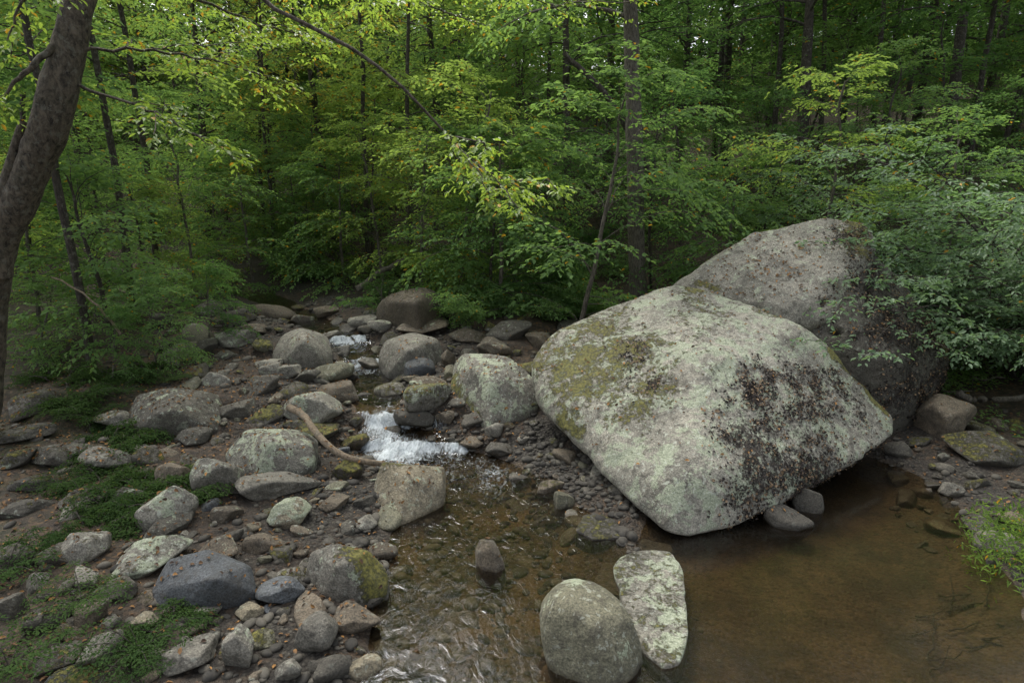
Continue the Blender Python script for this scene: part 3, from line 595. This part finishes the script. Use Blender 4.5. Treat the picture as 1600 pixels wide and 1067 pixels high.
trunk_at(215,520,10.4,THIN[0],1.1,M_yell,"slender tree with yellow-green leaves on the flat bank",M_barkd,rz=0,tilt=(0,.02))
trunk_at(148,590,8.3,THIN[1],1.,M_green,"slender dark-stemmed tree on the mossy bank",M_barkd,tilt=(0,.05),rz=0)
trunk_at(255,500,12.5,THIN[1],1.1,M_green,"slender dark-stemmed tree on the flat bank",M_barkd,tilt=(0,.02),rz=2)
for u,Y,k,s in ((1240,16,BIG,.85),(1266,18,THIN[0],1.3),(1340,17,THIN[1],1.3),(1455,15.5,BIG,.8),(1535,18,THIN[1],1.3),(1120,21,CAN[0],1.1),(1400,22,CAN[0],1.1),(1180,23,CAN[1],1),(1290,23,CAN[2],1.1),(1590,15,THIN[0],1.2),(1500,22,CAN[1],1.1),(1050,20,CAN[2],1),(1380,19,THIN[0],1.3),(1190,18,THIN[1],1.3),(1490,17,THIN[0],1.3)):
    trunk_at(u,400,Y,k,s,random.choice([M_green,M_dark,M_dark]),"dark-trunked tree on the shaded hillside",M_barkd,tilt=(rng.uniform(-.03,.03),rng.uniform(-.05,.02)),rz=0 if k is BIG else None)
for u,Y,k,s,lm in ((640,15,THIN[0],1.1,M_yell),(575,15.5,THIN[1],1.1,M_yell),(520,18,CAN[2],1,M_gold),(700,19,CAN[0],1,M_green),(430,16,THIN[0],1,M_yell),(330,19,CAN[2],1.,M_yell),(40,13,THIN[1],1.1,M_green),(850,18,THIN[0],1.2,M_green),(480,23,CAN[0],1,M_yell),(150,18,CAN[1],1,M_green)):
    trunk_at(u,400,Y,k,s,lm,"leafy forest tree beyond the stream",M_barkd,tilt=(rng.uniform(-.05,.05),rng.uniform(-.12,.06)))
pts=[]
def spaced(x,y,r): 
    return all((a-x)**2+(b-y)**2>r*r for a,b in pts)
def scatter(cnt,y0,y1,kinds,gap,s0,s1,right,left,dmin,label,grp,name="tree",xw=.92,excl=None,tl=.05,rs=1.):
    c=0;tr_=0
    while c<cnt and tr_<20000:
        tr_+=1
        y=random.uniform(y0,y1); x=random.uniform(-1,1)*(y*xw+2)
        if float(chan(x,y))<dmin or not spaced(x,y,gap) or (excl and excl(x,y)): continue
        pts.append((x,y)); c+=1; rt=x>-.1*y
        put_tree(random.choice(kinds),(x,y,gz(x,y)),random.uniform(s0,s1)*(rs if x>2 else 1),random.uniform(0,6.28),random.choice(right if rt else left),label,M_barkd,name,"tree",grp,(random.uniform(-tl,tl),random.uniform(-tl,tl)))
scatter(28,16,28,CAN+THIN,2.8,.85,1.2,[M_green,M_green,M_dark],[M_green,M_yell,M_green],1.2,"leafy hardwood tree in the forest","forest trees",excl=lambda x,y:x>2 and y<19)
scatter(38,28,42,FAR,3.4,.75,1.1,[M_green,M_dark,M_green],[M_haze,M_yell,M_green],1.2,"distant broadleaf tree on the wooded slope","distant forest trees")
scatter(44,42,64,FAR,3.8,.95,1.3,[M_haze,M_green],[M_haze],1.2,"distant broadleaf tree on the wooded slope","distant forest trees")
pts=[]
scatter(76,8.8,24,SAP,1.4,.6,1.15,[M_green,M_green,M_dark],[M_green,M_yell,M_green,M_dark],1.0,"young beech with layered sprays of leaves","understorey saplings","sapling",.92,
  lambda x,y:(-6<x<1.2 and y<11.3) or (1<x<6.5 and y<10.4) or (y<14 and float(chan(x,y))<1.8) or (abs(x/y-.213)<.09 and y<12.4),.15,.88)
def sap(u,v,Y,k,s,lm,label,tilt=(0,0)):
    p=at(u,v,Y); put_tree(SAP[k],(p[0],Y,gz(p[0],Y)),s,rng.uniform(0,6.28),lm,label,M_bark,"sapling","tree",tilt=tilt)
sap(900,500,9.8,0,1.,M_green,"pale-stemmed young beech leaning over the stream bank",(0,-.22))
sap(1300,330,10.8,2,.9,M_yell,"bright yellow-green young tree behind the giant boulder")
sap(780,500,11,1,1.,M_green,"young beech with drooping leafy sprays")
sap(720,480,12.2,0,1.,M_yell,"young beech with drooping leafy sprays",(0,.1))
sap(1140,400,11.6,1,.9,M_green,"young beech behind the wedge-shaped boulder")
sap(1480,400,10.5,3,.9,M_green,"young green tree on the hillside")
sap(310,470,12.3,2,.8,M_green,"young beech on the flat bank")
sap(60,500,9.5,1,.9,M_green,"young beech on the flat bank")
for u,Y,k in ((400,14.5,1),(470,15.5,3),(540,14.2,1),(600,13.6,0),(500,17,2),(660,13,3),(430,18,0),(560,19,2),(350,16,3)):
    sap(u,470,Y,k,random.uniform(.7,1),random.choice([M_green,M_yell,M_green]),"young beech at the head of the stream",(0,random.uniform(-.1,.1)))
def shr(x,y,k,s,lm,label,rz=0): put_tree(SHR[k],(x,y,gz(x,y)),s,rz,lm,label,M_barkd,"shrub","shrub")
shr(7.5,8.4,0,1.2,M_blue,"tall arching shrub with small grey-green leaves beside the boulder",1)
shr(8.8,9.2,0,1.3,M_blue,"tall arching shrub with small grey-green leaves",3)
shr(7.2,10.0,0,1.2,M_blue,"tall shrub with grey-green leaves on the slope",5)
shr(8.3,7.4,0,1.,M_blue,"arching shrub with small leaves on the bank",2)
for u,v,Y,s in ((250,600,8.4,.42),(330,560,9.3,.4),(180,620,7.6,.3),(60,580,8.2,.4)):
    sap(u,v,Y,1,s,random.choice([M_green,M_dark]),"small beech seedling with flat leafy sprays",(0,rng.uniform(-.35,.35)))
c=0
for i in range(400):
    if c>=26: break
    u,v=random.uniform(0,330),random.uniform(560,1060); g,_=hit(u,v)
    if chan(g[0],g[1])>1.1 and free(g[0],g[1],.05,1.):
        c+=1
        if c%2: put_tree(FERN,g,random.uniform(.5,.9),random.uniform(0,6),M_low,"small dark green fern on the leafy bank",M_barkd,"fern","plant","ferns on the bank")
        else: shr(g[0],g[1],2,random.uniform(.4,.9),M_low,"small leafy plant growing between stones",random.uniform(0,6))
for i in range(30):
    y=random.uniform(10.2,16); x=random.uniform(-7,8)
    if chan(x,y)>.7 and not(x<-1 and y<11.5) and not abs(x/y-.213)<.07: shr(x,y,1,random.uniform(.7,1.1),random.choice([M_green,M_dark]),"leafy undergrowth shrub at the foot of the hillside",random.uniform(0,6))
# ------------------------------------------------------------------ near left tree
tp=[at(165,-160,6.3),at(130,-20,6.2),at(106,80,6.1),at(80,190,6.0),at(46,280,6.0),at(8,360,6.0),at(-14,450,6.05),at(-20,560,6.1),at(-30,700,6.15)]
b0=tp[-1]; base=np.array([b0[0]-.05,6.2,gz(b0[0]-.05,6.2)-.2]); tp=[base]+tp[::-1]
tp.append(at(190,-420,6.5)); tp.append(at(230,-800,6.8))
trk=smooth_path(tp,110); rad=np.interp(np.linspace(0,1,110),[0,.08,.42,.55,.75,1],[.27,.15,.14,.15,.12,.07])
org=np.array([base[0],base[1],base[2]+.2])
paths=[(trk,rad)]; tw=[]; rr_=np.random.default_rng(77)
def limb(P,r0,nt=16,wid=.5,n=14,start=.2):
    p=smooth_path(P,n); p=p+rr_.normal(0,.012,p.shape); paths.append((p,np.linspace(r0,.005,n)))
    tw.extend(twigs_on(p,nt,wid,rr_,start)); return p
def limb2(P,r0,nt=12,wid=.45,subs=4,start=.3,sl=.9):
    p=limb(P,r0,nt,wid,16,start)
    for i in range(subs):
        k=int(len(p)*(start+(.95-start)*i/subs)); tn=p[min(k+1,15)]-p[k-1]; tn/=np.linalg.norm(tn); sd=np.cross(tn,[0,0,1]); sd/=np.linalg.norm(sd); sg=1 if i%2 else -1
        d=tn*.5+sd*sg*.85+np.array([0,0,rr_.uniform(-.1,.35)]); q=[p[k]+d*sl*rr_.uniform(.7,1.2)*t-np.array([0,0,.12*t*t]) for t in (0,.33,.66,1)]
        limb(q,r0*.35,8,wid*.8,8,.15)
paths.append((smooth_path([at(0,430,6.),at(8,330,5.95),at(18,260,5.95),at(36,190,5.95)],24),np.linspace(.11,.03,24)))
limb2([at(185,-380,6.5),at(300,-120,6.2),at(415,0,6.0),at(500,45,5.9),at(570,85,5.9),at(645,155,5.9),at(705,220,6.0),at(755,262,6.0),at(830,300,6.1)],.026,10,.32,8,.70,.85)
limb2([at(128,80,6.1),at(220,78,6.5),at(330,95,7.),at(450,130,7.4)],.018,10,.42,5,.25)
limb2([at(110,130,6.1),at(200,160,5.9),at(270,190,5.9),at(330,230,5.9)],.016,7,.32,3,.35,.6)
limb2([at(150,-60,6.2),at(260,-20,6.6),at(380,30,7.),at(500,60,7.4)],.022,11,.42,5,.3)
limb2([at(105,60,6.1),at(40,110,5.8),at(0,160,5.7)],.04,3,.3,0,.6)
limb2([at(150,-100,6.2),at(60,-40,5.8),at(10,60,5.6)],.025,5,.35,2,.4)
limb2([at(180,-200,6.3),at(320,-90,6.2),at(470,-40,6.6),at(600,0,7.)],.022,12,.4,5,.45)
limb2([at(180,-200,6.3),at(300,-60,7.6),at(560,-20,8.6),at(760,40,9.2)],.03,18,.6,7,.3,1.2)
limb2([at(180,-300,6.4),at(420,-160,7.),at(700,-60,7.6),at(880,20,8.2)],.03,14,.5,6,.5,1.1)
V,Fc=tube(paths,8); e=bpy.data.objects.new("tree",None); COL.objects.link(e); e.location=org
e["label"]="leaning rough-barked tree with boughs arching over the stream"; e["category"]="tree"
mk_obj("trunk",mk_mesh("trunk",V-org,Fc),M_barkn,parent=e)
P,Dr,Nn,Le,Wi=twig_leaves(tw,11,.066,rr_,.5,.12)
mk_obj("crown",leaf_mesh("crown",P-org,Dr,Nn,Le,Wi,True),M_near,parent=e)
# ------------------------------------------------------------------ dead wood
def stick(name,P,r0,r1,label,mat=M_wood,n=14,wob=.012):
    p=smooth_path(P,n)+rng.normal(0,wob,(n,3)); o=p[0].copy(); V,Fc=tube([(p-o,np.linspace(r0,r1,n))],9)
    mk_obj(name,mk_mesh(name,V,Fc),mat,o,label=label,cat="branch")
def onhit(u,v,dz): p,_=hit(u,v); return p+np.array([0,0,dz])
stick("fallen_branch",[onhit(456,690,.42),onhit(478,700,.40),onhit(502,722,.30),onhit(535,740,.22),onhit(570,744,.17),onhit(602,742,.14)],.042,.03,"bare bleached fallen branch lying over stones by the cascade",wob=.003)
stick("fallen_branch",[at(80,432,7.5),at(130,460,7.6),at(165,490,7.7),at(188,522,7.8)],.012,.022,"thin grey fallen branch leaning on the bank",n=10)
stick("fallen_branch",[onhit(1490,650,.3),onhit(1530,655,.25),onhit(1620,650,.3)],.05,.03,"dead branch lying on the shaded bank",M_bark)
stick("fallen_branch",[onhit(1440,600,.5),onhit(1530,590,.5),onhit(1640,600,.6)],.03,.015,"dead branch lying on the shaded bank",M_bark)
stick("fallen_branch",[at(1470,470,8.8),at(1530,452,8.6),at(1600,440,8.4),at(1660,450,8.2)],.03,.02,"dead grey branch tangled on the slope",M_bark)
stick("fallen_log",[onhit(560,476,.3),onhit(600,462,.5),onhit(640,455,.7)],.07,.05,"fallen log lying across the upstream stones",M_bark)
stick("leaning_dead_trunk",[at(1025,290,13.2),at(985,210,13.2),at(940,140,13.3),at(880,85,13.5)],.075,.05,"dead trunk leaning against the tall hardwood tree",M_barkd)
for i in range(9):
    u=random.uniform(1480,1600);v=random.uniform(470,640); p=at(u,v,random.uniform(7.4,8.6)); d=np.array([random.uniform(-1,1),random.uniform(-.4,.4),random.uniform(-.5,.2)])
    stick("dead_twig",[p,p+d*.4,p+d*.8+np.array([0,0,.1])],.01,.004,"thin dead twig tangled by the shaded bank",M_bark,8)
for i in range(16):
    g,_=hit(random.uniform(1400,1560),random.uniform(930,1060)); a=random.uniform(-.6,.9); L=random.uniform(.25,.6); p=g+np.array([0,0,.03])
    stick("dead_twig",[p,p+np.array([math.cos(a)*L*.5,math.sin(a)*L*.5,random.uniform(.0,.06)]),p+np.array([math.cos(a)*L,math.sin(a+.3)*L,random.uniform(-.02,.06)])],.008,.003,"thin dark dead twig lying in shallow water by the bank",M_barkd,8,.006)
# ------------------------------------------------------------------ ground cover, grass
def cover(name,label,cnt,xr,yr,cond,hmax,ls,mat,asp=.5,up=.3,cat="plants"):
    x=rng.uniform(*xr,cnt*6);y=rng.uniform(*yr,cnt*6); ok=cond(x,y)>rng.uniform(0,1,cnt*6); x,y=x[ok][:cnt],y[ok][:cnt]
    z=height(x,y)+rng.uniform(.02,1,len(x))**1.5*hmax
    a=rng.uniform(0,6.28,len(x)); Dr=np.stack([np.cos(a),np.sin(a),rng.uniform(-.2,up*2,len(x))],-1)
    Nn=np.stack([rng.normal(0,.4,len(x)),rng.normal(0,.4,len(x)),np.ones(len(x))],-1); L=ls*rng.uniform(.5,1.3,len(x))
    mk_obj(name,leaf_mesh(name,np.stack([x,y,z],-1),Dr,Nn,L,L*asp,True),mat,label=label,cat=cat,kind="stuff")
cover("ground_cover","sparse patches of low green leafy plants over the bank",1800,(-9,-1.5),(2.6,12),lambda x,y:.5*sstep(1.2,3.6,chan(x,y))*sstep(.12,.5,f2(x,y,2.4,4,50)),.11,.032,M_low)
cover("undergrowth","low green plants covering the forest floor",22000,(-16,14),(10.5,24),lambda x,y:sstep(.6,1.6,chan(x,y))*sstep(-.05,.35,f2(x,y,.6,4,52)),.35,.085,M_green)
cover("undergrowth","low plants on the shaded bank",5000,(5,9),(4,9),lambda x,y:sstep(.5,1.5,chan(x,y))*sstep(-.1,.3,f2(x,y,.8,3,53)),.2,.055,M_green)
cover("streamside_grass","bright green grass tuft on the edge of the pool",4200,(3.6,5.6),(3.4,5.4),lambda x,y:sstep(1.,.2,np.hypot((x-4.5)/1.0,(y-4.45)/.8)+.3*f2(x,y,5,3,4))*sstep(-.02,.1,chan(x,y)+.25),.24,.06,M_grass,.22,.9,"grass")
skip=("crown","trunk","foliage","stem","ground_cover","undergrowth","streamside_grass")
hid=[o for o in COL.objects if o.name.split('.')[0] in skip]
for o in hid: o.hide_viewport=True
bpy.context.view_layer.update(); dg=bpy.context.evaluated_depsgraph_get()
LP=[];LN=[]
def cast(x,y):
    ok,p,nn,i,o,m=sc.ray_cast(dg,Vector((x,y,7)),Vector((0,0,-1)))
    if ok and nn.z>.45 and p.z>float(zw(x,y))+.01: LP.append(p[:]);LN.append(nn[:])
for i in range(5200): cast(random.uniform(-6.5,.2),random.uniform(2.5,9))
for i in range(1500): cast(random.uniform(-7,-2.5),random.uniform(2.5,8))
for i in range(500): cast(random.uniform(-6,4),random.uniform(8,13))
for i in range(700): cast(random.uniform(.2,5.2),random.uniform(5.,9.6))
for i in range(260): cast(random.gauss(3.4,.45),random.gauss(8.2,.4))
for i in range(220): cast(random.gauss(-2.0,.35),random.gauss(12.,.5))
for i in range(500): cast(random.uniform(4,7.5),random.uniform(3.5,8.5))
for o in hid: o.hide_viewport=False
LP=np.array(LP);LN=np.array(LN); k=len(LP); a=rng.uniform(0,6.28,k)
Dr=np.stack([np.cos(a),np.sin(a),np.zeros(k)],-1); Dr=Dr-LN*(Dr*LN).sum(1)[:,None]; L=rng.uniform(.02,.05,k)
Vl,Fl,ml=leaf_geo(LP+LN*.008,Dr+LN*rng.uniform(0,.3,(k,1)),LN+rng.normal(0,.25,LN.shape),L,L*.55,True,.25)
mk_obj("fallen_leaves",mk_mesh("fallen_leaves",Vl,Fl,True,{"tint":np.repeat(rng.uniform(0,1,k)**1.9,ml)}),M_fall,label="scattered orange and brown fallen leaves",cat="leaves",kind="stuff")
def flake_mat():
    b=NB("rock_tripe"); t=b.attr("tint"); c=b.mix(b.mr(t,0.,.4),(.010,.008,.007),(.045,.031,.022)); c=b.mix(b.mr(t,.8,.95),c,(.22,.15,.085))
    return b.surf(b.n("ShaderNodeBsdfPrincipled",None,Base_Color=c,Roughness=.7).outputs[0])
M_flake2=flake_mat()
def flakes(o,V,w,cnt):
    w=np.maximum(w-.2,0)*sstep(-.3,.4,fbm((V)*6.,5,91)); w=w/w.sum(); i=rng.choice(len(V),cnt,p=w)
    me=o.data; nn=np.empty(len(V)*3,np.float32); me.vertices.foreach_get("normal",nn); nn=nn.reshape(-1,3)[i]
    Dr=rng.normal(size=(cnt,3)); Dr=Dr-nn*(Dr*nn).sum(1)[:,None]; Dr=nrm(Dr)+nn*rng.uniform(.0,.5,(cnt,1)); L=rng.uniform(.01,.036,cnt)
    V2,F_,m=leaf_geo(V[i]+rng.normal(0,.008,(cnt,3))+nn*.004,Dr,nn+rng.normal(0,.35,nn.shape),L,L*.75,True,.3)
    t=rng.uniform(0,1,cnt); t=np.where(rng.uniform(0,1,cnt)<.25,t*.5+1.6,t*.6)
    mk_obj("rock_tripe",mk_mesh("rock_tripe",V2,F_,True,{"tint":np.repeat(t*.6,m)}),M_flake2,parent=o,kind="stuff")
flakes(gb,gV,gA["flake"],6500)
flakes(fb,fV,fA["flake"],5500)
flakes(ub,uV,uA["flake"],1500)
mk_obj("stream_water",water_me,M_water,kind="structure")
# ------------------------------------------------------------------ light
w=bpy.data.worlds.new("World"); sc.world=w; w.use_nodes=True; nt=w.node_tree
sky=nt.nodes.new("ShaderNodeTexSky"); sky.sky_type='NISHITA'; sky.sun_disc=False; sky.sun_elevation=math.radians(58); sky.sun_rotation=math.radians(-30); sky.dust_density=6; sky.air_density=1.
hs=nt.nodes.new("ShaderNodeHueSaturation"); hs.inputs['Saturation'].default_value=.35; nt.links.new(sky.outputs[0],hs.inputs['Color'])
bg=nt.nodes["Background"]; bg.inputs[1].default_value=.32; nt.links.new(hs.outputs[0],bg.inputs[0])
sl=bpy.data.lights.new("sun",'SUN'); sl.energy=2.6; sl.angle=math.radians(30); sl.color=(1,.97,.91)
so=bpy.data.objects.new("sun",sl); COL.objects.link(so)
d=Vector((math.sin(math.radians(-30))*math.cos(math.radians(58)),math.cos(math.radians(-30))*math.cos(math.radians(58)),math.sin(math.radians(58))))
so.rotation_euler=d.to_track_quat('Z','Y').to_euler()
sc.view_settings.view_transform='Standard'; sc.view_settings.look='None'; sc.view_settings.exposure=0
print("done",time.time()-T0)
